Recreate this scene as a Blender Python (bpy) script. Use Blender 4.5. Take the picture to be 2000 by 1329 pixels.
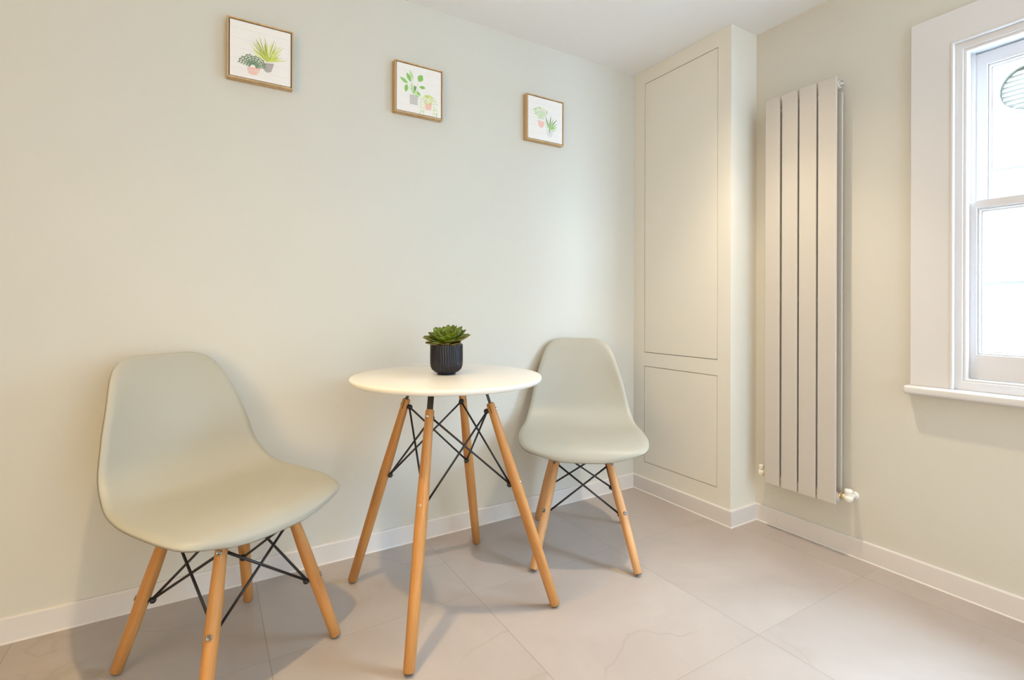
import bpy, bmesh, math, random
from math import sin, cos, pi, radians
from mathutils import Vector, Matrix

for o in list(bpy.data.objects):
    bpy.data.objects.remove(o, do_unlink=True)
scene = bpy.context.scene
C = scene.collection

# ------------------------------------------------------------------ camera
CAMX, CAMY, CAMZ = -1.9032, -1.9159, 0.93
YAW, ROLL = 0.5447, 0.0027
cam_data = bpy.data.cameras.new('camera')
cam = bpy.data.objects.new('camera', cam_data)
C.objects.link(cam)
scene.camera = cam
F_ = Vector((sin(YAW), cos(YAW), 0))
R_ = Vector((cos(YAW), -sin(YAW), 0))
U_ = Vector((0, 0, 1))
R2 = R_ * cos(ROLL) + U_ * sin(ROLL)
U2 = U_ * cos(ROLL) - R_ * sin(ROLL)
M = Matrix((R2, U2, -F_)).transposed().to_4x4()
M.translation = Vector((CAMX, CAMY, CAMZ))
cam.matrix_world = M
cam_data.sensor_width = 36
cam_data.lens = 983.88 / 2000 * 36
cam_data.shift_y = -(664.5 - 600.58) / 2000
cam_data.clip_start = 0.02

# ------------------------------------------------------------------ world, lights, exposure
world = bpy.data.worlds.new('world')
scene.world = world
world.use_nodes = True
bgn = world.node_tree.nodes['Background']
bgn.inputs[0].default_value = (0.58, 0.79, 1.0, 1)
bgn.inputs[1].default_value = 52.0

scene.view_settings.view_transform = 'Standard'
scene.view_settings.look = 'None'
scene.view_settings.gamma = 1
scene.view_settings.use_curve_mapping = False
scene.view_settings.exposure = 0.0

H = 2.1375          # ceiling height
CW = 0.568          # cupboard width along the right side
DX = 0.1769         # plane of the right (window) wall
HB, TB = 0.0705, 0.0112   # baseboard


def downlight(x, y, watt, size=146, blend=1.0, col=(1.0, 0.75, 0.47)):
    l = bpy.data.lights.new('downlight', 'SPOT')
    l.energy = watt
    l.color = col
    l.spot_size = radians(size)
    l.spot_blend = blend
    l.shadow_soft_size = 0.022
    o = bpy.data.objects.new('downlight', l)
    C.objects.link(o)
    o.location = (x, y, H - 0.02)
    return o


# recessed downlights with a tight core beam and a wider soft spill
for lx, ly, k, col in ((-1.88, -0.85, 1.0, (1.0, 0.71, 0.31)), (-0.33, -0.83, 0.97, (1.0, 0.82, 0.58))):
    downlight(lx, ly, 62 * k, 80, 1.0, col)
    downlight(lx, ly, 20 * k, 110, 1.0, col)


def area(name, loc, rot, sx, sy, watt, col, portal=False):
    l = bpy.data.lights.new(name, 'AREA')
    l.shape = 'RECTANGLE'
    l.size, l.size_y = sx, sy
    l.energy = watt
    l.color = col
    o = bpy.data.objects.new(name, l)
    C.objects.link(o)
    o.location = loc
    o.rotation_euler = rot
    if portal:
        l.cycles.is_portal = True
    return o


# cool fill light added behind the camera, no source seen there
area('cool_rear_fill', (-0.75, -3.93, 1.10), (radians(90), 0, 0), 1.7, 2.0, 44, (0.66, 0.87, 1.0))
# added warm fill from the unseen left side of the room
area('warm_left_fill', (-3.95, -2.6, 1.2), (radians(90), 0, radians(-90)), 1.6, 1.4, 48, (1.0, 0.73, 0.37))
area('window_portal', (DX + 0.12, -1.71, 1.24), (0, radians(90), 0), 1.1, 0.9, 1, (1, 1, 1), portal=True)


# ------------------------------------------------------------------ materials
def mat(name, col, rough=0.5, metal=0.0, spec=0.5, coat=0.0):
    m = bpy.data.materials.new(name)
    m.use_nodes = True
    b = m.node_tree.nodes['Principled BSDF']
    b.inputs['Base Color'].default_value = (*col, 1)
    b.inputs['Roughness'].default_value = rough
    b.inputs['Metallic'].default_value = metal
    b.inputs['Specular IOR Level'].default_value = spec
    b.inputs['Coat Weight'].default_value = coat
    b.inputs['Coat Roughness'].default_value = 0.15
    return m


def nt(m):
    return m.node_tree, m.node_tree.nodes, m.node_tree.links, m.node_tree.nodes['Principled BSDF']


def paint(name, col, rough=0.6, bump=0.03, scale=350, var=0.015):
    m = mat(name, col, rough, spec=0.3)
    t, n, l, b = nt(m)
    tc = n.new('ShaderNodeTexCoord')
    ns = n.new('ShaderNodeTexNoise')
    ns.inputs['Scale'].default_value = scale
    bp = n.new('ShaderNodeBump')
    bp.inputs['Strength'].default_value = bump
    bp.inputs['Distance'].default_value = 0.001
    l.new(tc.outputs['Object'], ns.inputs['Vector'])
    l.new(ns.outputs['Fac'], bp.inputs['Height'])
    l.new(bp.outputs['Normal'], b.inputs['Normal'])
    n2 = n.new('ShaderNodeTexNoise')
    n2.inputs['Scale'].default_value = 2.5
    l.new(tc.outputs['Object'], n2.inputs['Vector'])
    mx = n.new('ShaderNodeMix')
    mx.data_type = 'RGBA'
    mx.inputs['A'].default_value = (*[c * (1 - var) for c in col], 1)
    mx.inputs['B'].default_value = (*[min(1, c * (1 + var)) for c in col], 1)
    l.new(n2.outputs['Fac'], mx.inputs['Factor'])
    l.new(mx.outputs['Result'], b.inputs['Base Color'])
    return m


def wood(name, c1, c2, rough=0.42, s=1.0):
    m = mat(name, c1, rough, spec=0.35)
    t, n, l, b = nt(m)
    tc = n.new('ShaderNodeTexCoord')
    mp = n.new('ShaderNodeMapping')
    mp.inputs['Scale'].default_value = (90 * s, 90 * s, 5 * s)
    n1 = n.new('ShaderNodeTexNoise')
    n1.inputs['Scale'].default_value = 1.0
    n1.inputs['Detail'].default_value = 4
    mp2 = n.new('ShaderNodeMapping')
    mp2.inputs['Scale'].default_value = (420 * s, 420 * s, 22 * s)
    n2 = n.new('ShaderNodeTexNoise')
    n2.inputs['Scale'].default_value = 1.0
    l.new(tc.outputs['Object'], mp.inputs['Vector'])
    l.new(tc.outputs['Object'], mp2.inputs['Vector'])
    l.new(mp.outputs['Vector'], n1.inputs['Vector'])
    l.new(mp2.outputs['Vector'], n2.inputs['Vector'])
    ad = n.new('ShaderNodeMath')
    ad.operation = 'MULTIPLY_ADD'
    ad.inputs[1].default_value = 0.35
    l.new(n2.outputs['Fac'], ad.inputs[0])
    l.new(n1.outputs['Fac'], ad.inputs[2])
    cr = n.new('ShaderNodeValToRGB')
    cr.color_ramp.elements[0].position = 0.42
    cr.color_ramp.elements[0].color = (*c2, 1)
    cr.color_ramp.elements[1].position = 0.85
    cr.color_ramp.elements[1].color = (*c1, 1)
    l.new(ad.outputs[0], cr.inputs['Fac'])
    l.new(cr.outputs['Color'], b.inputs['Base Color'])
    return m


WALLC = (0.615, 0.61, 0.575)
M_WALL = paint('pale_sage_wall_paint', WALLC, 0.62)
M_FAR = paint('warm_cream_paint', (0.58, 0.47, 0.33), 0.6)
M_CEIL = paint('white_ceiling_paint', (0.84, 0.84, 0.85), 0.7)
M_CUP = paint('sage_cupboard_paint', (0.74, 0.73, 0.69), 0.5, 0.015)
M_TRIM = paint('white_satin_trim_paint', (0.68, 0.66, 0.67), 0.35, 0.01, 120, 0.004)
M_WINW = paint('white_window_paint', (0.66, 0.66, 0.69), 0.35, 0.01, 120, 0.004)
M_RAD = paint('warm_white_enamel', (0.555, 0.53, 0.505), 0.4, 0.01, 200, 0.004)
M_VALVE = mat('white_plastic_valve', (0.83, 0.82, 0.80), 0.35)
M_BRASS = mat('pale_brass', (0.75, 0.60, 0.36), 0.3, 0.8)
M_CHROME = mat('dull_chrome', (0.62, 0.60, 0.60), 0.25, 1.0)
M_BOLT = mat('dark_steel', (0.26, 0.25, 0.24), 0.3, 1.0)
M_BLACK = mat('black_powder_coated_steel', (0.012, 0.012, 0.015), 0.42)
M_TABLE = paint('white_lacquer_tabletop', (0.76, 0.75, 0.74), 0.28, 0.004, 90, 0.003)
M_SHELL = paint('pale_sage_plastic', (0.38, 0.37, 0.325), 0.40, 0.02, 900, 0.01)
M_BEECH = wood('beech_leg_wood', (0.52, 0.255, 0.085), (0.40, 0.17, 0.048))
M_BEECH_LT = wood('light_beech_leg_wood', (0.60, 0.34, 0.165), (0.47, 0.23, 0.09))
M_FRAME = wood('oak_frame_wood', (0.60, 0.42, 0.24), (0.44, 0.27, 0.12), 0.55, 0.6)
M_DARKGAP = mat('shadow_gap', (0.10, 0.075, 0.055), 0.8)  # shade of the narrow gaps put into the colour
M_RUBBER = mat('dark_rubber', (0.09, 0.07, 0.06), 0.7)


def floor_mat():
    m = mat('greige_stone_tile', (0.5, 0.46, 0.42), 0.36, spec=0.6)
    t, n, l, b = nt(m)
    tc = n.new('ShaderNodeTexCoord')
    sp = n.new('ShaderNodeSeparateXYZ')
    l.new(tc.outputs['Object'], sp.inputs[0])

    def M_(op, a, b_=None, c=None):
        k = n.new('ShaderNodeMath')
        k.operation = op
        for i, v in enumerate((a, b_, c)):
            if v is None:
                continue
            if isinstance(v, (int, float)):
                k.inputs[i].default_value = v
            else:
                l.new(v, k.inputs[i])
        return k.outputs[0]
    masks = []
    cells = []
    for ax, off, w, depth in (('X', 0.56, 0.0011, 1.0), ('Y', 0.455, 0.0011, 0.55)):
        q = M_('DIVIDE', M_('ADD', sp.outputs[ax], off), 0.6)
        cells.append(M_('FLOOR', q))
        fr = M_('FRACT', q)
        d = M_('MULTIPLY', M_('MINIMUM', fr, M_('SUBTRACT', 1.0, fr)), 0.6)
        mk = M_('MULTIPLY', M_('SUBTRACT', 1.0, M_('SMOOTH_MIN', M_('DIVIDE', d, w), 1.0, 0.1)), depth)
        mk = M_('MAXIMUM', mk, 0.0)
        masks.append(mk)
    grout = M_('MAXIMUM', masks[0], masks[1])
    # one offset per tile so that the stone pattern breaks at the joints
    cv = n.new('ShaderNodeCombineXYZ')
    l.new(M_('MULTIPLY', cells[0], 3.7), cv.inputs[0])
    l.new(M_('MULTIPLY', cells[1], 5.3), cv.inputs[1])
    va = n.new('ShaderNodeVectorMath')
    va.operation = 'ADD'
    l.new(tc.outputs['Object'], va.inputs[0])
    l.new(cv.outputs[0], va.inputs[1])
    cl = n.new('ShaderNodeTexNoise')
    cl.inputs['Scale'].default_value = 2.2
    cl.inputs['Detail'].default_value = 7
    cl.inputs['Roughness'].default_value = 0.62
    cl.inputs['Distortion'].default_value = 0.6
    l.new(va.outputs[0], cl.inputs['Vector'])
    cr = n.new('ShaderNodeValToRGB')
    cr.color_ramp.elements[0].position = 0.30
    cr.color_ramp.elements[0].color = (0.37, 0.315, 0.285, 1)
    cr.color_ramp.elements[1].position = 0.72
    cr.color_ramp.elements[1].color = (0.445, 0.39, 0.365, 1)
    l.new(cl.outputs['Fac'], cr.inputs['Fac'])
    # thin veins: noise crossing its middle value
    vn = n.new('ShaderNodeTexNoise')
    vn.inputs['Scale'].default_value = 1.25
    vn.inputs['Detail'].default_value = 5
    vn.inputs['Roughness'].default_value = 0.42
    vn.inputs['Distortion'].default_value = 0.25
    l.new(va.outputs[0], vn.inputs['Vector'])
    dv = M_('ABSOLUTE', M_('SUBTRACT', vn.outputs['Fac'], 0.5))
    vm = M_('MAXIMUM', M_('SUBTRACT', 1.0, M_('DIVIDE', dv, 0.0045)), 0.0)
    br = n.new('ShaderNodeTexNoise')
    br.inputs['Scale'].default_value = 3.0
    l.new(va.outputs[0], br.inputs['Vector'])
    brk = M_('MULTIPLY', M_('MAXIMUM', M_('SUBTRACT', br.outputs['Fac'], 0.46), 0.0), 6.0)
    vm = M_('MULTIPLY', vm, M_('MINIMUM', brk, 0.55))
    mx = n.new('ShaderNodeMix')
    mx.data_type = 'RGBA'
    mx.inputs['B'].default_value = (0.33, 0.285, 0.235, 1)
    l.new(vm, mx.inputs['Factor'])
    l.new(cr.outputs['Color'], mx.inputs['A'])
    m2 = n.new('ShaderNodeMix')
    m2.data_type = 'RGBA'
    m2.inputs['B'].default_value = (0.16, 0.14, 0.115, 1)
    l.new(M_('MULTIPLY', grout, 1.0), m2.inputs['Factor'])
    l.new(mx.outputs['Result'], m2.inputs['A'])
    l.new(m2.outputs['Result'], b.inputs['Base Color'])
    bp = n.new('ShaderNodeBump')
    bp.inputs['Strength'].default_value = 0.25
    bp.inputs['Distance'].default_value = 0.001
    bp.invert = True
    l.new(grout, bp.inputs['Height'])
    l.new(bp.outputs['Normal'], b.inputs['Normal'])
    return m


M_FLOOR = floor_mat()


def canvas_mat():
    m = mat('white_boarded_canvas', (0.80, 0.79, 0.80), 0.75)
    t, n, l, b = nt(m)
    tc = n.new('ShaderNodeTexCoord')
    sp = n.new('ShaderNodeSeparateXYZ')
    l.new(tc.outputs['Object'], sp.inputs[0])
    a = n.new('ShaderNodeMath'); a.operation = 'DIVIDE'; a.inputs[1].default_value = 0.033
    l.new(sp.outputs['Z'], a.inputs[0])
    f = n.new('ShaderNodeMath'); f.operation = 'FRACT'
    l.new(a.outputs[0], f.inputs[0])
    g = n.new('ShaderNodeMath'); g.operation = 'LESS_THAN'; g.inputs[1].default_value = 0.05
    l.new(f.outputs[0], g.inputs[0])
    mp = n.new('ShaderNodeMapping'); mp.inputs['Scale'].default_value = (12, 12, 160)
    ns = n.new('ShaderNodeTexNoise'); ns.inputs['Scale'].default_value = 1.5
    l.new(tc.outputs['Object'], mp.inputs['Vector'])
    l.new(mp.outputs['Vector'], ns.inputs['Vector'])
    s = n.new('ShaderNodeMath'); s.operation = 'MULTIPLY_ADD'; s.inputs[1].default_value = 0.35
    l.new(ns.outputs['Fac'], s.inputs[0]); l.new(g.outputs[0], s.inputs[2])
    cr = n.new('ShaderNodeValToRGB')
    cr.color_ramp.elements[0].color = (0.83, 0.82, 0.83, 1)
    cr.color_ramp.elements[1].color = (0.74, 0.74, 0.78, 1)
    l.new(s.outputs[0], cr.inputs['Fac'])
    l.new(cr.outputs['Color'], b.inputs['Base Color'])
    return m


M_CANVAS = canvas_mat()

m = bpy.data.materials.new('window_glass')
m.use_nodes = True
_n = m.node_tree.nodes
_l = m.node_tree.links
_n.remove(_n['Principled BSDF'])
_tr = _n.new('ShaderNodeBsdfTransparent')
_tr.inputs[0].default_value = (0.96, 0.98, 0.98, 1)
_gl = _n.new('ShaderNodeBsdfGlossy')
_gl.inputs['Roughness'].default_value = 0.02
_mx = _n.new('ShaderNodeMixShader')
_mx.inputs[0].default_value = 0.05
_l.new(_tr.outputs[0], _mx.inputs[1])
_l.new(_gl.outputs[0], _mx.inputs[2])
_l.new(_mx.outputs[0], _n['Material Output'].inputs[0])
M_GLASS = m


# ------------------------------------------------------------------ mesh helpers
def finish(bm, name, m, parent=None, mw=None, smooth=False, bevel=0, seg=2, angle=35):
    me = bpy.data.meshes.new(name)
    bmesh.ops.recalc_face_normals(bm, faces=bm.faces)
    bm.to_mesh(me)
    bm.free()
    o = bpy.data.objects.new(name, me)
    C.objects.link(o)
    for k in (m if isinstance(m, (list, tuple)) else [m]):
        me.materials.append(k)
    if parent:
        o.parent = parent
    if mw is not None:
        o.matrix_local = mw
    if smooth:
        for p in me.polygons:
            p.use_smooth = True
    if bevel:
        b = o.modifiers.new('bevel', 'BEVEL')
        b.width = bevel
        b.segments = seg
        b.limit_method = 'ANGLE'
        b.angle_limit = radians(angle)
    return o


def box(bm, x0, x1, y0, y1, z0, z1, mi=0):
    v = [bm.verts.new((x, y, z)) for x in (x0, x1) for y in (y0, y1) for z in (z0, z1)]
    for f in ((0, 1, 3, 2), (4, 6, 7, 5), (0, 4, 5, 1), (2, 3, 7, 6), (0, 2, 6, 4), (1, 5, 7, 3)):
        fc = bm.faces.new([v[i] for i in f])
        fc.material_index = mi
    return v


def axis_matrix(a, b):
    """matrix whose local z runs from a to b, origin a"""
    a, b = Vector(a), Vector(b)
    z = (b - a).normalized()
    x = Vector((0, 0, 1)).cross(z)
    if x.length < 1e-4:
        x = Vector((1, 0, 0))
    x.normalize()
    y = z.cross(x)
    mm = Matrix((x, y, z)).transposed().to_4x4()
    mm.translation = a
    return mm


def lathe(bm, prof, n=32, mw=None, mi=0):
    """prof: list of (r, z); closes on the axis when r == 0"""
    rings = []
    for r, z in prof:
        if r < 1e-7:
            rings.append([bm.verts.new((0, 0, z))])
        else:
            rings.append([bm.verts.new((r * cos(2 * pi * i / n), r * sin(2 * pi * i / n), z)) for i in range(n)])
    for a, b in zip(rings, rings[1:]):
        for i in range(n):
            j = (i + 1) % n
            vs = [a[i % len(a)], a[j % len(a)], b[j % len(b)], b[i % len(b)]]
            u = []
            for v in vs:
                if v not in u:
                    u.append(v)
            if len(u) > 2:
                f = bm.faces.new(u)
                f.smooth = True
                f.material_index = mi
    if mw is not None:
        bmesh.ops.transform(bm, matrix=mw, verts=[v for r in rings for v in r])


def rod(bm, a, b, r, n=10):
    mw = axis_matrix(a, b)
    L = (Vector(b) - Vector(a)).length
    lathe(bm, [(0, 0), (r, 0), (r, L), (0, L)], n, mw)


def thing(name, label, cat, loc=(0, 0, 0), rz=0, group=None):
    o = bpy.data.objects.new(name, None)
    o.empty_display_size = 0.05
    C.objects.link(o)
    o.location = loc
    o.rotation_euler = (0, 0, rz)
    o['label'] = label
    o['category'] = cat
    if group:
        o['group'] = group
    return o


def struct(o):
    o['kind'] = 'structure'
    return o


# ------------------------------------------------------------------ room shell
X0, Y0 = -4.0, -4.0
WY0, WY1, WZ0, WZ1 = -2.17, -1.262, 0.668, 1.795      # window opening in the right wall
WT = 0.16
bm = bmesh.new(); box(bm, X0 - .1, DX + WT, Y0 - .1, 0.1, -0.1, 0)
struct(finish(bm, 'floor', M_FLOOR))
bm = bmesh.new(); box(bm, X0 - .1, DX + WT, Y0 - .1, 0.1, H, H + 0.1)
struct(finish(bm, 'ceiling', M_CEIL))
bm = bmesh.new(); box(bm, X0, DX + WT, 0, 0.1, 0, H)
struct(finish(bm, 'wall_back', M_WALL))
bm = bmesh.new(); box(bm, X0 - .1, X0, Y0, 0.1, 0, H)
struct(finish(bm, 'wall_left', M_FAR))
bm = bmesh.new()
box(bm, DX, DX + WT, WY1, 0, 0, H)
box(bm, DX, DX + WT, Y0, WY0, 0, H)
box(bm, DX, DX + WT, WY0, WY1, 0, WZ0)
box(bm, DX, DX + WT, WY0, WY1, WZ1, H)
struct(finish(bm, 'wall_right', M_WALL))
bm = bmesh.new(); box(bm, X0 - .1, DX + WT, Y0 - .1, Y0, 0, H)
struct(finish(bm, 'wall_front', M_FAR))

# baseboards: a profile swept along the foot of the walls with mitred corners
path = [(X0, 0), (0, 0), (0, -CW), (DX, -CW), (DX, Y0), (X0, Y0), (X0, 0)]
names = ['baseboard_back', 'baseboard_cupboard_front', 'baseboard_cupboard_side', 'baseboard_right', 'baseboard_front', 'baseboard_left']
prof = [(0, 0), (TB + 0.0035, 0), (TB + 0.0028, 0.0022), (TB, 0.004), (TB, HB - 0.004), (TB - 0.0012, HB - 0.0012),
        (TB - 0.004, HB), (0, HB)]


def off(i, d):
    """path point i moved d into the room"""
    n = len(path) - 1
    p = Vector(path[i % n]); a = Vector(path[(i - 1) % n]); b = Vector(path[(i + 1) % n])
    d1 = (p - a).normalized(); d2 = (b - p).normalized()
    n1 = Vector((d1.y, -d1.x)); n2 = Vector((d2.y, -d2.x))     # room lies to the right of the path
    k = (n1 + n2)
    return p + k * (d / (1 + n1.dot(n2)))


for i, nm in enumerate(names):
    bm = bmesh.new()
    A = [bm.verts.new((*off(i, d), z)) for d, z in prof]
    B = [bm.verts.new((*off(i + 1, d), z)) for d, z in prof]
    for j in range(len(prof)):
        k = (j + 1) % len(prof)
        bm.faces.new((A[j], A[k], B[k], B[j]))
    bm.faces.new(A); bm.faces.new(B)
    struct(finish(bm, nm, M_TRIM))

# ------------------------------------------------------------------ built-in cupboard
cup = thing('built_in_cupboard', 'full-height sage painted built-in cupboard with two flush handleless doors beside the radiator', 'cupboard', (0, 0, 0))
D1, D2 = 0.0745, 0.501            # door edges along -y
DZ = ((0.147, 0.633), (0.704, 2.067))
bm = bmesh.new()
g = 0.0013
T = 0.02
box(bm, 0, T, -D1 + g, -0.0005, 0.0, H - .0005)
box(bm, 0, T, -CW + 0.0002, -D2 - g, 0.0, H - .0005)
box(bm, 0, T, -D2 - g, -D1 + g, 0, DZ[0][0] - g)
box(bm, 0, T, -D2 - g, -D1 + g, DZ[0][1] + g, DZ[1][0] - g)
box(bm, 0, T, -D2 - g, -D1 + g, DZ[1][1] + g, H - .0005)
bmesh.ops.remove_doubles(bm, verts=bm.verts, dist=1e-6)
box(bm, T, DX - .0005, -CW + .0002, -CW + T, 0.0, H - .0005)
finish(bm, 'body', M_CUP, cup)
bm = bmesh.new()
box(bm, T + .004, T + .012, -D2 - .01, -D1 + .01, DZ[0][0] - .01, DZ[1][1] + .01)  # dark sheet close behind the doors, standing in for shade in their gaps
finish(bm, 'gap_shade_sheet', M_DARKGAP, cup)
for z0, z1 in DZ:
    bm = bmesh.new()
    box(bm, 0.0002, T, -D2 + g, -D1 - g, z0 + g, z1 - g)
    finish(bm, 'door', M_CUP, cup, bevel=0.0008, seg=1)

# ------------------------------------------------------------------ window
win = bpy.data.objects.new('window_1', None)
C.objects.link(win)
win['kind'] = 'structure'
CZ = 1.896      # top of the casing
COY = -1.146    # outer edge of the casing
CIY = -1.258
bm = bmesh.new()
cx0 = DX - 0.018
yr = WY0 - (CIY - WY1) - 0.0      # mirrored right side
COY2 = WY0 - (COY - WY1)
CIY2 = WY0 + (WY1 - CIY)


def frame(bm, x0, x1, ya, yb, za, zb, w, wb=None, wt=None):
    """rectangular frame in the y-z plane, outer edges ya > yb, za < zb, member width w"""
    wb = w if wb is None else wb
    wt = w if wt is None else wt
    outer = [(ya, za), (ya, zb), (yb, zb), (yb, za)]
    inner = [(ya - w, za + wb), (ya - w, zb - wt), (yb + w, zb - wt), (yb + w, za + wb)]
    V = {}
    for x in (x0, x1):
        for nm, lp in (('o', outer), ('i', inner)):
            for k, (y, z) in enumerate(lp):
                V[(x, nm, k)] = bm.verts.new((x, y, z))
    sides = [(0, 1), (1, 2), (2, 3)] + ([(3, 0)] if wb > 0 else [])
    for a, b in sides:
        for x in (x0, x1):
            bm.faces.new((V[(x, 'o', a)], V[(x, 'o', b)], V[(x, 'i', b)], V[(x, 'i', a)]))
        for nm in 'oi':
            bm.faces.new((V[(x0, nm, a)], V[(x0, nm, b)], V[(x1, nm, b)], V[(x1, nm, a)]))
    if wb <= 0:
        for k in (0, 3):
            bm.faces.new((V[(x0, 'o', k)], V[(x0, 'i', k)], V[(x1, 'i', k)], V[(x1, 'o', k)]))


frame(bm, cx0, DX + .002, COY, COY2, 0.668, CZ, COY - CIY, 0, 0.106)
finish(bm, 'window_casing', M_WINW, win, bevel=0.002)
# inner bead around the casing and the flat lining behind it
bm = bmesh.new()
frame(bm, cx0 - 0.003, DX + .01, CIY + .004, CIY2 - .004, 0.668, CZ - 0.102, 0.009, 0, 0.009)
finish(bm, 'casing_bead', M_WINW, win, bevel=0.003, seg=3)
bm = bmesh.new()
frame(bm, DX - 0.006, DX + WT, CIY - .004, CIY2 + .004, 0.668, CZ - .110, 0.020, 0.028, 0.022)
finish(bm, 'box_frame', M_WINW, win, bevel=0.0015)
bm = bmesh.new()
frame(bm, DX - 0.001, DX + .020, CIY - .022, CIY2 + .022, 0.694, CZ - .130, 0.012, 0.010, 0.012)
finish(bm, 'staff_bead', M_WINW, win, bevel=0.004, seg=3)
SY = CIY - 0.026         # outer edge of the sashes
SY2 = CIY2 + 0.026


def sash(name, x, z0, z1, stile, rb, rt, parent):
    bm = bmesh.new()
    frame(bm, x, x + 0.038, SY, SY2, z0, z1, stile, rb, rt)
    s = finish(bm, name, M_WINW, parent, bevel=0.0015)
    bm = bmesh.new()
    frame(bm, x + 0.006, x + 0.024, SY - stile, SY2 + stile, z0 + rb, z1 - rt, 0.007)
    finish(bm, 'glazing_moulding', M_WINW, s, bevel=0.003, seg=3)
    bm = bmesh.new()
    frame(bm, x + 0.012, x + 0.026, SY - stile - .006, SY2 + stile + .006, z0 + rb + .006, z1 - rt - .006, 0.006)
    finish(bm, 'glazing_bead', M_WINW, s, bevel=0.002, seg=2)
    bm = bmesh.new()
    box(bm, x + 0.018, x + 0.0205, SY2 + stile, SY - stile, z0 + rb, z1 - rt)
    finish(bm, 'pane', M_GLASS, s)
    return s


sash('lower_sash', DX + 0.024, 0.703, 1.276, 0.0245, 0.080, 0.026, win)
sash('upper_sash', DX + 0.070, 1.242, 1.760, 0.036, 0.030, 0.042, win)
bm = bmesh.new()
frame(bm, DX + 0.0625, DX + .0695, SY + .004, SY2 - .004, 0.70, 1.765, 0.012, 0, 0.0)
finish(bm, 'parting_bead', M_WINW, win)
# sill board
bm = bmesh.new()
box(bm, DX - 0.046, DX + .03, COY2 - .012, COY + 0.012, 0.640, 0.668)
sl = finish(bm, 'window_sill', M_WINW, win, bevel=0.009, seg=4)

# ------------------------------------------------------------------ outside the window
M_EXT = paint('white_painted_outside_wall', (0.55, 0.55, 0.54), 0.8, 0.2, 60, 0.02)
M_EXT2 = paint('bluish_reflection_panel', (0.10, 0.078, 0.062), 0.6, 0.0, 60, 0.02)  # pane reflection put into the colour, darkened against the bright daylight
M_EXT3 = mat('darkened_ledge_edge', (0.035, 0.028, 0.022), 0.8)  # ledge colour darkened to offset the overbright daylight
EX = 2.2
bm = bmesh.new(); box(bm, EX, EX + 0.2, -6, 3, -0.3, 3.0)
struct(finish(bm, 'wall_outside', M_EXT))
bm = bmesh.new(); box(bm, 0.5, EX, -6, 3, -0.35, -0.3)
struct(finish(bm, 'floor_outside', M_EXT))
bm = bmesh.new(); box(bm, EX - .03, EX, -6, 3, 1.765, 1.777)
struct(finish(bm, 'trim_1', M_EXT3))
bm = bmesh.new(); box(bm, EX - .012, EX, -6, 3, 1.090, 1.424)  # panel added to stand in for the bluish reflection in the pane
struct(finish(bm, 'pane_reflection_band', M_EXT2))
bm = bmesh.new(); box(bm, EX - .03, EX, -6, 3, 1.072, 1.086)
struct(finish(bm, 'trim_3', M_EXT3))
M_VENT = mat('darkened_plastic_vent', (0.034, 0.027, 0.018), 0.5)  # cream vent darkened in colour so it shows against the overbright daylight
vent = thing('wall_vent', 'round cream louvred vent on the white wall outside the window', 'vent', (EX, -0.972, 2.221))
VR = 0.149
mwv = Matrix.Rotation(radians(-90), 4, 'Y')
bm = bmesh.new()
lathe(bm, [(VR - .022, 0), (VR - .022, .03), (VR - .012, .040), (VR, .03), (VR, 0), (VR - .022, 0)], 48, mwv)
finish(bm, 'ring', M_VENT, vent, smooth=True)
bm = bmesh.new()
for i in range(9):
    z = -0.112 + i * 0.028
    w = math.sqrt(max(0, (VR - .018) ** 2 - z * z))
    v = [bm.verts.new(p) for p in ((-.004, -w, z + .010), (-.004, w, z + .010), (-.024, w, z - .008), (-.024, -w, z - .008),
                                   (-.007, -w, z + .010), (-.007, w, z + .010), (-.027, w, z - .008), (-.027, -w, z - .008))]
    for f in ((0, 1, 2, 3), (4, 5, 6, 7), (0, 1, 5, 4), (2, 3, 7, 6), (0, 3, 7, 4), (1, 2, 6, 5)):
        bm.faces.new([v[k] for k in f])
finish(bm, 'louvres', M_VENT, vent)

# ------------------------------------------------------------------ radiator
PX = 0.100          # front face of the panels
rad = thing('radiator', 'tall white vertical radiator of four flat panels mounted on the right wall', 'radiator', (DX, -0.8, 0.0))


def rel(o):
    o.matrix_local = Matrix.Translation((-DX, 0.8, 0)) @ o.matrix_local
    return o


RZ0, RZ1 = 0.197, 1.797
PY = [(-0.658, -0.7195), (-0.7285, -0.7915), (-0.7985, -0.8635), (-0.8705, -0.936)]
for a, b in PY:
    bm = bmesh.new(); box(bm, PX, PX + 0.010, b, a, RZ0, RZ1)
    rel(finish(bm, 'panel', M_RAD, rad, bevel=0.002))
for a, b in PY:
    bm = bmesh.new(); box(bm, PX + 0.043, PX + 0.053, b, a, RZ0 + .035, RZ1 - .052)
    rel(finish(bm, 'rear_panel', M_RAD, rad, bevel=0.002))
for z in (0.222, 1.772):
    bm = bmesh.new()
    lathe(bm, [(0, 0), (.0155, 0), (.0175, .002), (.0175, .277), (.0155, .2795), (0, .2795)], 24,
          Matrix.Translation((PX + .0275, -0.660, z)) @ Matrix.Rotation(radians(90), 4, 'X'))
    rel(finish(bm, 'collector', M_RAD, rad, smooth=False))
bm = bmesh.new(); box(bm, PX + .010, PX + .016, -0.93, -0.665, 0.962, 0.967)
rel(finish(bm, 'spacer_bar', M_RAD, rad))
bm = bmesh.new()
lathe(bm, [(0, 0), (.0112, 0), (.0112, .004), (.009, .0055), (.0045, .0055), (.0045, .003), (0, .003)], 20,
      Matrix.Translation((PX + .0275, -0.9393, 1.772)) @ Matrix.Rotation(radians(90), 4, 'X'))
rel(finish(bm, 'air_vent_plug', M_CHROME, rad))
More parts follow.
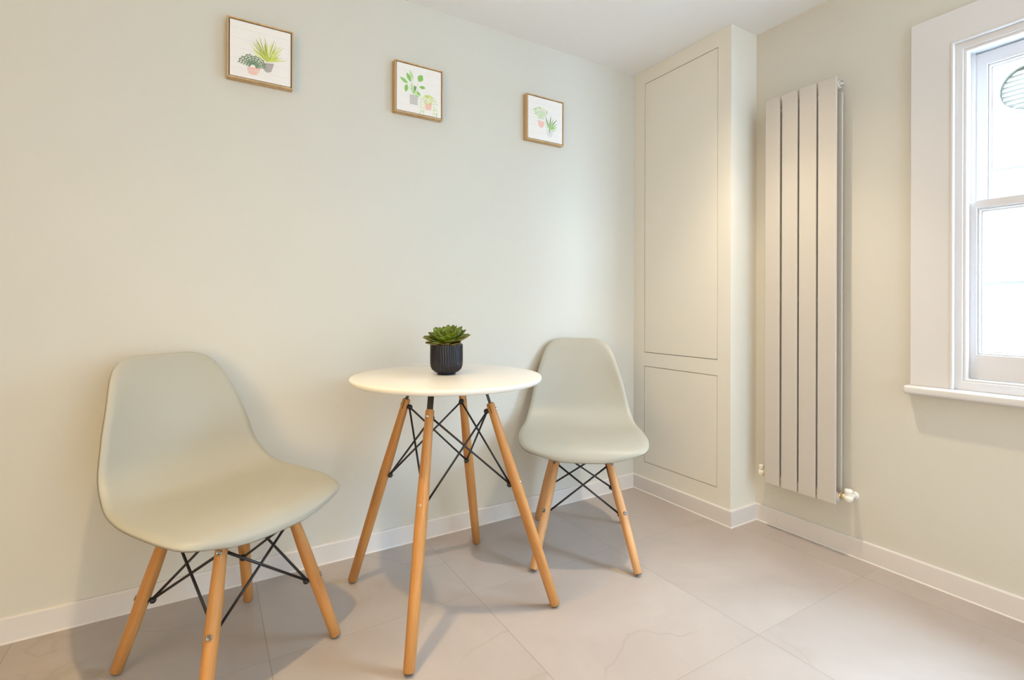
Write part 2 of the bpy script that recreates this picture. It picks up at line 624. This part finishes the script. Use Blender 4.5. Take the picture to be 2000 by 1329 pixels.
for y in (-0.70, -0.90):
    bm = bmesh.new(); box(bm, PX + .04, DX - .0003, y - .012, y + .012, 1.62, 1.66)
    rel(finish(bm, 'wall_bracket', M_RAD, rad, bevel=0.002))
    bm = bmesh.new(); box(bm, PX + .04, DX - .0003, y - .012, y + .012, 0.33, 0.37)
    rel(finish(bm, 'wall_bracket', M_RAD, rad, bevel=0.002))


def valve(yc, s, big):
    """s: direction from the radiator end towards the valve (-1 or 1 along y)"""
    zc = 0.229
    xc = PX + .0275
    rx = Matrix.Rotation(radians(90 if s < 0 else -90), 4, 'X')
    bm = bmesh.new()
    r = .0165 if big else .0125
    lathe(bm, [(0, -.016), (.006, -.016), (.011, -.012), (r, -.004), (r, .004), (r * .8, .009), (0, .009)], 24, Matrix.Translation((xc, yc, zc)))
    rod(bm, (xc, yc, zc), (xc, yc - s * .022, zc), .0085, 16)
    rod(bm, (xc, yc, zc), (DX - .0003, yc, zc), .0085, 16)
    lathe(bm, [(0, 0), (.014, 0), (.013, .004), (0, .004)], 20, Matrix.Translation((DX - .0003, yc, zc)) @ Matrix.Rotation(radians(-90), 4, 'Y'))
    v = rel(finish(bm, 'valve', M_VALVE, rad))
    bm = bmesh.new()
    hr = .0135 if big else .010
    lathe(bm, [(0, .0095), (hr, .0095), (hr, .0145), (hr * .93, .0155), (hr, .0165), (hr, .028), (hr * .85, .031), (0, .031)], 24,
          Matrix.Translation((xc, yc, zc)))
    finish(bm, 'valve_cap', M_VALVE, v)
    bm = bmesh.new()
    q = yc - s * .012
    lathe(bm, [(0, 0), (.0095, 0), (.0105, .002), (.0105, .009), (.0095, .011), (0, .011)], 6, Matrix.Translation((xc, q, zc)) @ Matrix.Rotation(radians(90 if s > 0 else -90), 4, 'X'))
    finish(bm, 'union_nut', M_BRASS, v)
    bm = bmesh.new()
    e = yc - s * .0245
    lathe(bm, [(0, 0), (.0075, 0), (.0115, .001), (.0115, .006), (0, .006)], 20, Matrix.Translation((xc, e, zc)) @ Matrix.Rotation(radians(90 if s > 0 else -90), 4, 'X'))
    finish(bm, 'tail_collar', M_BRASS, v)
    v['label'] = 'white corner valve with brass nut'


valve(-0.9685, -1, True)
valve(-0.6265, 1, False)

# ------------------------------------------------------------------ chair shell
SH = {
    'P': [(0.2239, 0.3837), (0.1892, 0.4201), (0.092, 0.4285), (-0.0287, 0.4225), (-0.1318, 0.4316), (-0.2022, 0.4886), (-0.2374, 0.5757), (-0.2705, 0.6797), (-0.3135, 0.792)],
    'W': [0.2484, 0.2601, 0.2573, 0.246, 0.227, 0.2114, 0.1947, 0.1756, 0.1705],
    'K': [-0.0084, -0.0049, 0.0056, 0.0176, 0.025, 0.0299, 0.0375, 0.038, 0.0256],
    'nf': 2.9, 'nb': 4.6}


def cr(knots, t):
    n = len(knots) - 1
    t = max(0.0, min(n - 1e-9, t * n))
    i = int(t)
    w = t - i
    tup = isinstance(knots[0], tuple)
    g = lambda j: Vector(knots[max(0, min(n, j))]) if tup else knots[max(0, min(n, j))]
    b, c = g(i), g(i + 1)
    a = 2 * b - c if i - 1 < 0 else g(i - 1)
    d = 2 * c - b if i + 2 > n else g(i + 2)
    return .5 * ((2 * b) + (-a + c) * w + (2 * a - 5 * b + 4 * c - d) * w * w + (-a + 3 * b - 3 * c + d) * w ** 3)


def shell_point(u, v):
    P = cr(SH['P'], v)
    e = 1e-3
    A = cr(SH['P'], max(0, v - e))
    B = cr(SH['P'], min(1, v + e))
    t = (B - A).normalized()
    nrm = (t.y, -t.x)
    W = cr(SH['W'], v)
    h = cr(SH['K'], v) * abs(u) ** 2.2
    return Vector((W * u, P.x + nrm[0] * h, P.y + nrm[1] * h)), Vector((0, nrm[0], nrm[1]))


def shell_mesh():
    NT, NR = 112, 26
    grid = []
    rho = [1 - (1 - i / NR) ** 1.5 for i in range(1, NR + 1)]
    for r in rho:
        ring = []
        for k in range(NT):
            th = 2 * pi * k / NT
            c, s = cos(th), sin(th)
            ne = SH['nf'] if c < 0 else SH['nb']
            q = (abs(c) ** ne + abs(s) ** ne) ** (-1 / ne)
            u, v = s * q * r, .5 + .5 * c * q * r
            p, nn = shell_point(u, v)
            ring.append((p, nn))
        grid.append(ring)
    cp = shell_point(0, .5)
    # smooth normals by finite differences
    def N(i, k):
        a = grid[i][(k + 1) % NT][0] - grid[i][k - 1][0]
        lo = grid[i - 1][k][0] if i > 0 else cp[0]
        hi = grid[min(i + 1, NR - 1)][k][0]
        b = hi - lo
        n = a.cross(b)
        n.normalize()
        if n.dot(grid[i][k][1]) < 0:
            n = -n
        return n
    bm = bmesh.new()
    top, bot = [], []
    TH = 0.0055
    for i in range(NR):
        tr, br = [], []
        for k in range(NT):
            p = grid[i][k][0]
            n = N(i, k)
            f = max(0, (rho[i] - .93) / .07)
            d = -0.0075 * f * f
            tr.append(bm.verts.new(p + n * d))
            br.append(bm.verts.new(p + n * (d - TH)))
        top.append(tr)
        bot.append(br)
    ct = bm.verts.new(cp[0])
    cb = bm.verts.new(cp[0] - cp[1] * TH)
    for R, c in ((top, ct), (bot, cb)):
        for k in range(NT):
            j = (k + 1) % NT
            bm.faces.new((c, R[0][k], R[0][j]))
            for i in range(NR - 1):
                bm.faces.new((R[i][k], R[i + 1][k], R[i + 1][j], R[i][j]))
    for k in range(NT):
        j = (k + 1) % NT
        bm.faces.new((top[-1][k], bot[-1][k], bot[-1][j], top[-1][j]))
    return bm


SHELL_ME = None


def leg_part(parent, foot, top, m, rb=0.0142, rm=0.0165, rt=0.0128, bolts=(), out=(0, 0, 0), bs=1.45, bm_=None):
    foot, top = Vector(foot), Vector(top)
    L = (top - foot).length
    mw = axis_matrix(foot, top)
    # start the leg so that its slanted foot rests on the floor
    tilt = (top - foot).normalized()
    lift = rb * math.sqrt(max(0, 1 - tilt.z ** 2)) + .002
    bm = bmesh.new()
    z0 = lift
    pr = [(0, z0), (rb - .003, z0), (rb, z0 + .003), (rb + (rm - rb) * .5, L * .25), (rm, L * .5), (rm * .97, L * .66), (rt + .0012, L * .86),
          (rt, L - .004), (rt - .003, L), (0, L)]
    lathe(bm, pr, 28)
    o = finish(bm, 'leg', m, parent, mw, bevel=0)
    bm = bmesh.new()
    lathe(bm, [(0, lift - .0022), (rb - .004, lift - .0022), (rb - .002, lift), (rb - .003, lift + .001), (0, lift + .001)], 20)
    finish(bm, 'foot_pad', M_RUBBER, o)
    inv = mw.inverted()
    out = Vector(out).normalized()
    res = []
    for zb in bolts:
        t = (zb - foot.z) / (top.z - foot.z)
        p = foot + (top - foot) * t
        # local direction of 'out' made perpendicular to the axis
        d = out - tilt * out.dot(tilt)
        d.normalize()
        rl = rm if t < .6 else (rt + .0005 if t > .85 else rm * .9)
        a = p + d * (rl - .0015)
        bm = bmesh.new()
        mwb = inv @ axis_matrix(a, a + d)
        lathe(bm, [(0, 0), (.0048 * bs, 0), (.0048 * bs, .0022), (.0040 * bs, .0034), (.0030 * bs, .0036), (.0024 * bs, .0022), (0, .0020)], 24, mwb)
        finish(bm, 'bolt', bm_ or M_BOLT, o)
        a = p - d * (rl - .002)
        bm = bmesh.new()
        mwb = inv @ axis_matrix(a, a - d)
        lathe(bm, [(0, 0), (.0088, 0), (.0088, .0015), (.0050, .0020), (.0050, .0045), (.0084, .0048), (.0084, .0100), (.0068, .0140), (.0035, .0160), (0, .0165)], 10, mwb)
        finish(bm, 'cap_nut', M_BLACK, o)
        res.append(p - d * (rl + .0035))
    return o, res


def strap(parent, foot, top, out, ztop, w=0.019, inward=0.0, slot=0.032, rt=0.0131):
    """flat steel strap: lies in the slot at the head of the leg and runs up to what it carries"""
    foot, top = Vector(foot), Vector(top)
    ax = (top - foot).normalized()
    out = Vector(out).normalized()
    n = (out - ax * out.dot(ax)).normalized()
    s = ax.cross(n).normalized()
    bm = bmesh.new()

    def seg(p, q, w0, w1, t=.0014):
        vs = []
        for c, ww in ((p, w0), (q, w1)):
            for a, b in ((-1, -1), (1, -1), (1, 1), (-1, 1)):
                vs.append(bm.verts.new(c + s * a * ww / 2 + n * b * t))
        for f in ((0, 1, 2, 3), (4, 5, 6, 7), (0, 1, 5, 4), (1, 2, 6, 5), (2, 3, 7, 6), (3, 0, 4, 7)):
            bm.faces.new([vs[i] for i in f])
    wl = rt * 2 + .0007
    seg(top - ax * slot, top - ax * .0035, wl, wl, .0011)
    k = (ztop - top.z) / ax.z
    q = top + ax * k
    seg(top - ax * .004, q, w, w)
    # foot of the strap bolted flat under what it carries
    d = Vector((-out.x, -out.y, 0)).normalized()
    e = q + d * 0.05
    vs = []
    sd = Vector((-d.y, d.x, 0))
    for c in (q - d * .001, e):
        for a, b in ((-1, 0), (1, 0), (1, -.0028), (-1, -.0028)):
            vs.append(bm.verts.new(c + sd * a * w / 2 + Vector((0, 0, b))))
    for f in ((0, 1, 2, 3), (4, 5, 6, 7), (0, 1, 5, 4), (1, 2, 6, 5), (2, 3, 7, 6), (3, 0, 4, 7)):
        bm.faces.new([vs[i] for i in f])
    return finish(bm, 'mounting_strap', M_BLACK, parent)


def braces(parent, pts, order, r=0.0035):
    """pts[k] = (upper, lower) fixing of leg k; crossed rods between neighbours"""
    for a, b in zip(order, order[1:] + order[:1]):
        bm = bmesh.new()
        rod(bm, pts[a][0], pts[b][1], r)
        rod(bm, pts[b][0], pts[a][1], r)
        finish(bm, 'cross_brace', M_BLACK, parent)


def make_chair(x, y, ang, G, label, wood_m, bolt_z):
    global SHELL_ME
    t = thing('dining_chair', label, 'chair', (x, y, 0), ang - pi / 2, 'moulded dining chairs at the round table')
    if SHELL_ME is None:
        o = finish(shell_mesh(), 'seat_shell', M_SHELL, t, smooth=True)
        SHELL_ME = o.data
    else:
        o = bpy.data.objects.new('seat_shell', SHELL_ME)
        C.objects.link(o)
        o.parent = t
    af, ff, ar, rf, tw, tf, tr, al = G
    ZT = 0.385
    pts = {}
    for k, (fx, fy, tx, ty) in {'FL': (-af, ff, -tw, tf), 'FR': (af, ff, tw, tf), 'RR': (ar, rf, tw, tr), 'RL': (-al, rf, -tw, tr)}.items():
        outd = Vector((fx - tx, fy - ty, 0))
        foot = (fx, fy, 0)
        top = (tx, ty, ZT)
        leg, res = leg_part(t, foot, top, wood_m, bolts=bolt_z, out=outd)
        strap(t, foot, top, outd, 0.412)
        pts[k] = (res[0], res[1])
    braces(t, pts, ['FL', 'FR', 'RR', 'RL'])
    return t


G1 = [0.1892, 0.2015, 0.1804, -0.1764, 0.0913, 0.1250, -0.0875, 0.1804]
G2 = [0.1833, 0.2487, 0.180, -0.19, 0.0909, 0.0593, -0.09, 0.195]
make_chair(-1.8536, -0.3709, -1.03506, G1, 'pale sage moulded dining chair on beech legs, the larger one left of the round table', M_BEECH, (0.3465, 0.1817))
make_chair(-0.6293, -0.3489, -2.19307, G2, 'pale sage moulded dining chair on beech legs, between the round table and the cupboard', M_BEECH_LT, (0.335, 0.180))

# ------------------------------------------------------------------ round table
TX, TY = -1.237, -0.415
ZTOP, RT = 0.711, 0.304
tb = thing('round_table', 'round white table on four splayed beech legs between the two sage chairs', 'table', (TX, TY, 0))
bm = bmesh.new()
lathe(bm, [(0, ZTOP), (RT - .005, ZTOP), (RT - .0025, ZTOP - .0006), (RT - .0008, ZTOP - .0022), (RT, ZTOP - .005), (RT, ZTOP - .010), (RT - .002, ZTOP - .0145),
           (RT - .006, ZTOP - .0172), (RT - .012, ZTOP - .018), (0, ZTOP - .018)], 128)
finish(bm, 'tabletop', M_TABLE, tb)
tz = 0.627
to = 0.101
feet = {'A': (-1.4828, -0.1831), 'B': (-1.4669, -0.6984), 'C': (-0.9740, -0.6507), 'D': (-0.9929, -0.1498)}
sg = {'A': (-1, 1), 'B': (-1, -1), 'C': (1, -1), 'D': (1, 1)}
pts = {}
for k in 'ABCD':
    fx, fy = feet[k][0] - TX, feet[k][1] - TY
    top = (sg[k][0] * to, sg[k][1] * to, tz)
    outd = Vector((sg[k][0], sg[k][1], 0))
    leg, res = leg_part(tb, (fx, fy, 0), top, M_BEECH, rb=.0150, rm=.0172, rt=.0128, bolts=(0.606, 0.378), out=outd, bs=1.0, bm_=M_CHROME)
    strap(tb, (fx, fy, 0), top, outd, ZTOP - .0185)
    pts[k] = res
braces(tb, pts, ['A', 'B', 'C', 'D'], 0.0032)

# ------------------------------------------------------------------ potted succulent
PXY = (-1.2323, -0.396)
M_POT = mat('glossy_black_glazed_ceramic', (0.010, 0.011, 0.020), 0.14, spec=0.4)
M_SOIL = paint('dark_soil', (0.05, 0.035, 0.025), 0.9, 0.6, 300, 0.2)
pot = thing('potted_succulent', 'green rosette succulent in a ribbed dark blue-black pot on the round table', 'plant', (*PXY, ZTOP), 0.3)
bm = bmesh.new()
NF = 40
nseg = NF * 6
PR = [(.0, .0), (.029, .0), (.0305, .0012), (.0305, .0045), (.032, .006), (.040, .0095), (.0475, .0165), (.0518, .026), (.0530, .036), (.0532, .06), (.0530, .094), (.0525, .0985),
      (.0505, .1000), (.0485, .0985), (.0480, .092), (.0480, .080), (0, .080)]
rings = []
for idx, (r, z) in enumerate(PR):
    if r == 0:
        rings.append([bm.verts.new((0, 0, z))])
        continue
    amp = 0.0017 if 5 <= idx <= 10 else 0
    rg = []
    for i in range(nseg):
        a = 2 * pi * i / nseg
        rr = r - amp * (1 - abs(cos(a * NF / 2))) ** 1.0 * 1.4
        rg.append(bm.verts.new((rr * cos(a), rr * sin(a), z)))
    rings.append(rg)
for a, b in zip(rings, rings[1:]):
    for i in range(nseg):
        j = (i + 1) % nseg
        u = []
        for v in (a[i % len(a)], a[j % len(a)], b[j % len(b)], b[i % len(b)]):
            if v not in u:
                u.append(v)
        bm.faces.new(u)
finish(bm, 'pot', M_POT, pot, smooth=True)
bm = bmesh.new()
lathe(bm, [(0, .0905), (.03, .0900), (.0478, .088), (.0478, .082), (0, .082)], 32)
finish(bm, 'soil', M_SOIL, pot)


def leaf_material():
    m = mat('succulent_leaf', (0.3, 0.45, 0.1), 0.42)
    t, n, l, b = nt(m)
    at = n.new('ShaderNodeVertexColor')
    at.layer_name = 'leafcol'
    l.new(at.outputs['Color'], b.inputs['Base Color'])
    b.inputs['Subsurface Weight'].default_value = 0.0
    return m


M_LEAF = leaf_material()
rnd = random.Random(4)
bm = bmesh.new()
cl = bm.loops.layers.color.new('leafcol')
NL = 56
ctr = Vector((0.002, 0, .0975))
tiltm = Matrix.Rotation(radians(15), 4, Vector((R_.x, R_.y, 0))) @ Matrix.Rotation(radians(-4), 4, Vector((F_.x, F_.y, 0)))
for i in range(NL):
    f = i / (NL - 1)                  # 0 outer/lowest .. 1 innermost
    az = i * 2.39996 + rnd.uniform(-.1, .1)
    L = .067 * (1 - f) ** .40 * rnd.uniform(.9, 1.06) + .010
    Wd = L * .235 * (1.10 - .2 * f) + .002
    el = radians(2 + 58 * f ** 1.15) + rnd.uniform(-.08, .08)
    base = ctr + Vector((0, 0, .008 + .012 * f))
    br = .010 * (1 - f)
    dh = Vector((cos(az), sin(az), 0))
    up = Vector((0, 0, 1))
    sd = Vector((-sin(az), cos(az), 0))
    NSEG = 9
    rws = []
    for s in range(NSEG + 1):
        q = s / NSEG
        e2 = el + 0.55 * (q - .3)         # curls upward
        if s == 0:
            p = base + dh * br
        else:
            p = p + (dh * cos(e2) + up * sin(e2)) * (L / NSEG)
        nn = (-dh * sin(e2) + up * cos(e2))
        w = Wd * (sin(pi * min(1, (q * .62 + .16))) ** .8) * (1 if q < .70 else 1 - ((q - .70) / .30) ** 1.8 * .96)
        th = .0026 * (1 - q * .6) + .0003
        cup = .22 * w
        rws.append([bm.verts.new(p - sd * w + nn * cup), bm.verts.new(p - sd * w * .5 + nn * (cup * .25)), bm.verts.new(p + nn * 0),
                    bm.verts.new(p + sd * w * .5 + nn * (cup * .25)), bm.verts.new(p + sd * w + nn * cup),
                    bm.verts.new(p + sd * w * .5 - nn * th), bm.verts.new(p - nn * th * 1.3), bm.verts.new(p - sd * w * .5 - nn * th)])
    inner = Vector((.72, .74, .05))
    mid = Vector((.40, .50, .13))
    tip = Vector((.24, .31, .09))
    low = Vector((.46, .35, .15))
    jit = rnd.uniform(.85, 1.15)

    def colour(q, under):
        c = inner.lerp(mid, min(1, q * 1.05 + (0.0 if f > .45 else .22)))
        c = c.lerp(tip, max(0, q - .7) * 1.6)
        lowf = max(0, .38 - f) * 2.4
        c = c.lerp(low, min(.85, lowf * (.6 + .4 * under)))
        if q > .93:
            c = c * .6
        c = c * jit
        return (min(1, c.x), min(1, c.y), min(1, c.z), 1)
    for s in range(NSEG):
        for k in range(8):
            j = (k + 1) % 8
            fc = bm.faces.new((rws[s][k], rws[s][j], rws[s + 1][j], rws[s + 1][k]))
            fc.smooth = True
            for lp in fc.loops:
                qq = (s + (1 if lp.vert in rws[s + 1] else 0)) / NSEG
                lp[cl] = colour(qq, 1 if k in (4, 5, 6, 7) else 0)
    for rr in (rws[0], rws[-1]):
        fc = bm.faces.new(rr)
        for lp in fc.loops:
            lp[cl] = colour(1 if rr is rws[-1] else 0, 0)
bmesh.ops.translate(bm, vec=-ctr, verts=bm.verts)
bmesh.ops.transform(bm, matrix=Matrix.Rotation(-0.3, 4, 'Z') @ tiltm, verts=bm.verts)
bmesh.ops.translate(bm, vec=ctr, verts=bm.verts)
finish(bm, 'rosette', M_LEAF, pot)

# ------------------------------------------------------------------ pictures
def flat_mat(name, col):
    return paint(name, col, 0.8, 0.0, 100, 0.06)


A_LIME = flat_mat('paint_lime', (0.58, 0.64, 0.16))
A_LIME2 = flat_mat('paint_pale_lime', (0.72, 0.76, 0.42))
A_OLIVE = flat_mat('paint_olive', (0.36, 0.42, 0.08))
A_DKGRN = flat_mat('paint_dark_green', (0.16, 0.24, 0.15))
A_GREEN = flat_mat('paint_leaf_green', (0.24, 0.48, 0.13))
A_LTGRN = flat_mat('paint_light_green', (0.48, 0.66, 0.36))
A_PINK = flat_mat('paint_blush', (0.78, 0.50, 0.44))
A_GREY = flat_mat('paint_grey', (0.40, 0.37, 0.38))
A_PALE = flat_mat('paint_pale_grey', (0.68, 0.68, 0.70))
ART = [A_LIME, A_LIME2, A_OLIVE, A_DKGRN, A_GREEN, A_LTGRN, A_PINK, A_GREY, A_PALE]
LIME, LIME2, OLIVE, DKG, GRN, LTG, PINK, GREY, PALE = range(9)


class Art:
    """flat brush strokes on a canvas; coordinates run 0..1 across and up the picture"""
    def __init__(s, w, y):
        s.bm = bmesh.new(); s.w = w; s.y = y; s.k = 0

    def poly(s, pts, mi):
        s.k += 1
        y = s.y - 0.00012 - s.k * 0.0000025
        f = s.bm.faces.new([s.bm.verts.new(((p[0] - .5) * s.w, y, (p[1] - .5) * s.w)) for p in pts])
        f.material_index = mi

    def leaf(s, x, y, a, L, W, mi, bend=0.0):
        n = 7
        left, right = [], []
        px, py = x, y
        for i in range(n + 1):
            q = i / n
            aa = a + bend * q
            if i:
                px += cos(aa) * L / n
                py += sin(aa) * L / n
            w = W * .5 * sin(pi * min(1, max(0.0, q * .94 + .05)))
            left.append((px - sin(aa) * w, py + cos(aa) * w))
            right.append((px + sin(aa) * w, py - cos(aa) * w))
        s.poly(left + right[::-1], mi)

    def done(s, name, parent):
        me = bpy.data.meshes.new(name)
        s.bm.to_mesh(me); s.bm.free()
        o = bpy.data.objects.new(name, me)
        C.objects.link(o)
        for a in ART:
            me.materials.append(a)
        o.parent = parent
        return o


def picture(cx, cz, w, label, paintings):
    D = 0.031
    t = thing('framed_canvas', label, 'picture', (cx, 0, cz), 0, 'small framed plant pictures on the wall')
    h = w / 2
    fw = 0.0045
    bm = bmesh.new()
    for a, b, c, d in ((-h, -h + fw, -h, h), (h - fw, h, -h, h), (-h + fw, h - fw, -h, -h + fw), (-h + fw, h - fw, h - fw, h)):
        box(bm, a, b, -D, -.0003, c, d)
    finish(bm, 'frame', M_FRAME, t, bevel=0.0006, seg=1)
    bm = bmesh.new()
    box(bm, -h + fw, h - fw, -D + .012, -D + .016, -h + fw, h - fw)
    finish(bm, 'backing', M_DARKGAP, t)
    g = fw + .0028
    bm = bmesh.new()
    box(bm, -h + g, h - g, -D + .002, -D + .012, -h + g, h - g)
    cv = finish(bm, 'canvas', M_CANVAS, t, bevel=0.001, seg=1)
    paintings(2 * (h - g), -D + .002, cv)
    return t


def art1(w, y, cv):
    r = random.Random(1)
    A = Art(w, y)
    for i in range(34):
        a = radians(22 + 136 * i / 33) + r.uniform(-.05, .05)
        L = r.uniform(.30, .48) * (1.0 if 50 < math.degrees(a) < 140 else .78)
        A.leaf(.605, .37, a, L, .020, r.choice([LIME, LIME2, LIME2, LIME, OLIVE]), r.uniform(-.12, .12))
    for i in range(9):
        A.leaf(.605, .365, radians(40 + 12 * i), r.uniform(.14, .22), .022, r.choice([OLIVE, LIME]))
    A.done('painted_grass_plant', cv)
    A = Art(w, y)
    A.poly([(.515, .335), (.71, .365), (.70, .30), (.665, .20), (.60, .175), (.55, .20), (.52, .27)], GREY)
    for i in range(14):
        x_, y_ = r.uniform(.54, .68), r.uniform(.21, .33)
        A.poly([(x_, y_), (x_ + .012, y_ + .006), (x_ + .006, y_ + .016)], PALE)
    A.done('painted_grey_pot', cv)
    A = Art(w, y)
    for i in range(9):
        a = radians(15 + 150 * i / 8)
        x0, y0 = .37, .23
        L = .20 + .04 * r.random()
        for q in range(1, 6):
            px, py = x0 + cos(a) * L * q / 5 * (.9), y0 + sin(a) * L * q / 5 * .8
            A.leaf(px, py, a + .9, .050, .024, DKG)
            A.leaf(px, py, a - .9, .050, .024, DKG)
    A.done('painted_leafy_plant', cv)
    A = Art(w, y)
    A.poly([(.27, .20), (.49, .235), (.485, .19), (.455, .14), (.43, .09), (.36, .075), (.30, .09), (.285, .14)], PINK)
    A.poly([(.29, .15), (.46, .175), (.465, .165), (.29, .137)], PALE)
    A.done('painted_pink_pot', cv)


def art2(w, y, cv):
    r = random.Random(2)
    A = Art(w, y)
    for x0, y0, a, L, W, c in ((.31, .64, 118, .20, .085, GRN), (.24, .60, 152, .19, .075, GRN), (.48, .69, 60, .17, .13, GRN), (.22, .57, 262, .17, .085, GRN),
                               (.50, .57, 5, .14, .07, GRN), (.36, .40, 68, .19, .065, GRN), (.42, .45, 300, .13, .075, LTG), (.36, .70, 112, .20, .07, LTG),
                               (.34, .42, 95, .22, .045, LTG), (.41, .47, 100, .12, .05, DKG), (.44, .47, 318, .12, .05, GRN)):
        A.leaf(x0, y0, radians(a), L, W, c)
    for x1, y1 in ((.28, .62), (.25, .58), (.48, .68), (.50, .58), (.34, .72)):
        a = math.atan2(y1 - .36, x1 - .38)
        A.leaf(.38, .36, a, math.hypot(x1 - .38, y1 - .36), .012, LTG)
    A.done('painted_broad_leaf_plant', cv)
    A = Art(w, y)
    A.poly([(.28, .37), (.47, .37), (.46, .17), (.295, .17)], PALE)
    for i in range(6):
        z = .18 + i * .034
        A.poly([(.285, z), (.465, z), (.465, z + .018), (.285, z + .018)], GREY)
    A.done('painted_striped_pot', cv)
    A = Art(w, y)
    A.poly([(.62, .27), (.78, .27), (.765, .12), (.64, .12)], PINK)
    A.done('painted_blush_pot', cv)
    A = Art(w, y)
    for sx in (-.17, -.11, -.05, .02, .07, .13, .19):
        n = 12
        for i in range(n):
            q = i / (n - 1)
            px = .70 + sx * min(1, q * 2.2)
            py = .40 + .06 * sin(pi * min(1, q * 1.5)) - (q ** 1.4) * (.36 if abs(sx) > .09 else .14)
            A.leaf(px, py, r.uniform(2.6, 5.2), .036, .018, r.choice([LIME, LTG, LIME, OLIVE, LIME2]))
            A.leaf(px, py, r.uniform(-.6, .9), .036, .018, r.choice([LIME, LTG, LIME2]))
    A.done('painted_trailing_plant', cv)


def art3(w, y, cv):
    r = random.Random(3)
    A = Art(w, y)
    A.poly([(.27, .46), (.46, .44), (.455, .36), (.41, .30), (.34, .29), (.29, .36)], PINK)
    A.done('painted_pink_pot', cv)
    A = Art(w, y)
    for i in range(7):
        a = radians(50 + 84 * i / 6)
        for q in range(1, 7):
            L = .27
            px, py = .36 + cos(a) * L * q / 6, .47 + sin(a) * L * q / 6
            A.leaf(px, py, a + .8, .05, .030, r.choice([LTG, LTG, GRN, LIME2]))
            A.leaf(px, py, a - .8, .05, .030, r.choice([LTG, LTG, PALE]))
    A.done('painted_bushy_plant', cv)
    A = Art(w, y)
    for a, L, c in ((88, .34, DKG), (72, .30, GRN), (56, .36, DKG), (40, .28, GRN), (25, .24, GRN), (8, .22, LTG), (-8, .18, LTG), (118, .34, DKG), (104, .26, LTG), (132, .24, LTG), (150, .14, LTG), (64, .22, LTG)):
        A.leaf(.62, .30, radians(a), L, .028, c, -.15)
    A.leaf(.62, .34, radians(-88), .13, .022, DKG)
    A.done('painted_spiky_plant', cv)
    A = Art(w, y)
    A.poly([(.52, .29), (.72, .31), (.72, .20), (.66, .11), (.58, .11), (.53, .18)], PALE)
    A.leaf(.62, .30, radians(-88), .10, .022, DKG)
    A.done('painted_glass_pot', cv)


picture(-1.749, 1.7815, .199, 'small oak-framed canvas of spiky yellow-green grass in a grey pot and a pink pot', art1)
picture(-1.189, 1.7835, .199, 'small oak-framed canvas of a broad-leaved plant in a striped pot with a trailing plant', art2)
picture(-0.5835, 1.785, .205, 'small oak-framed canvas of a pink potted bush and a dark spiky plant, nearest the cupboard', art3)
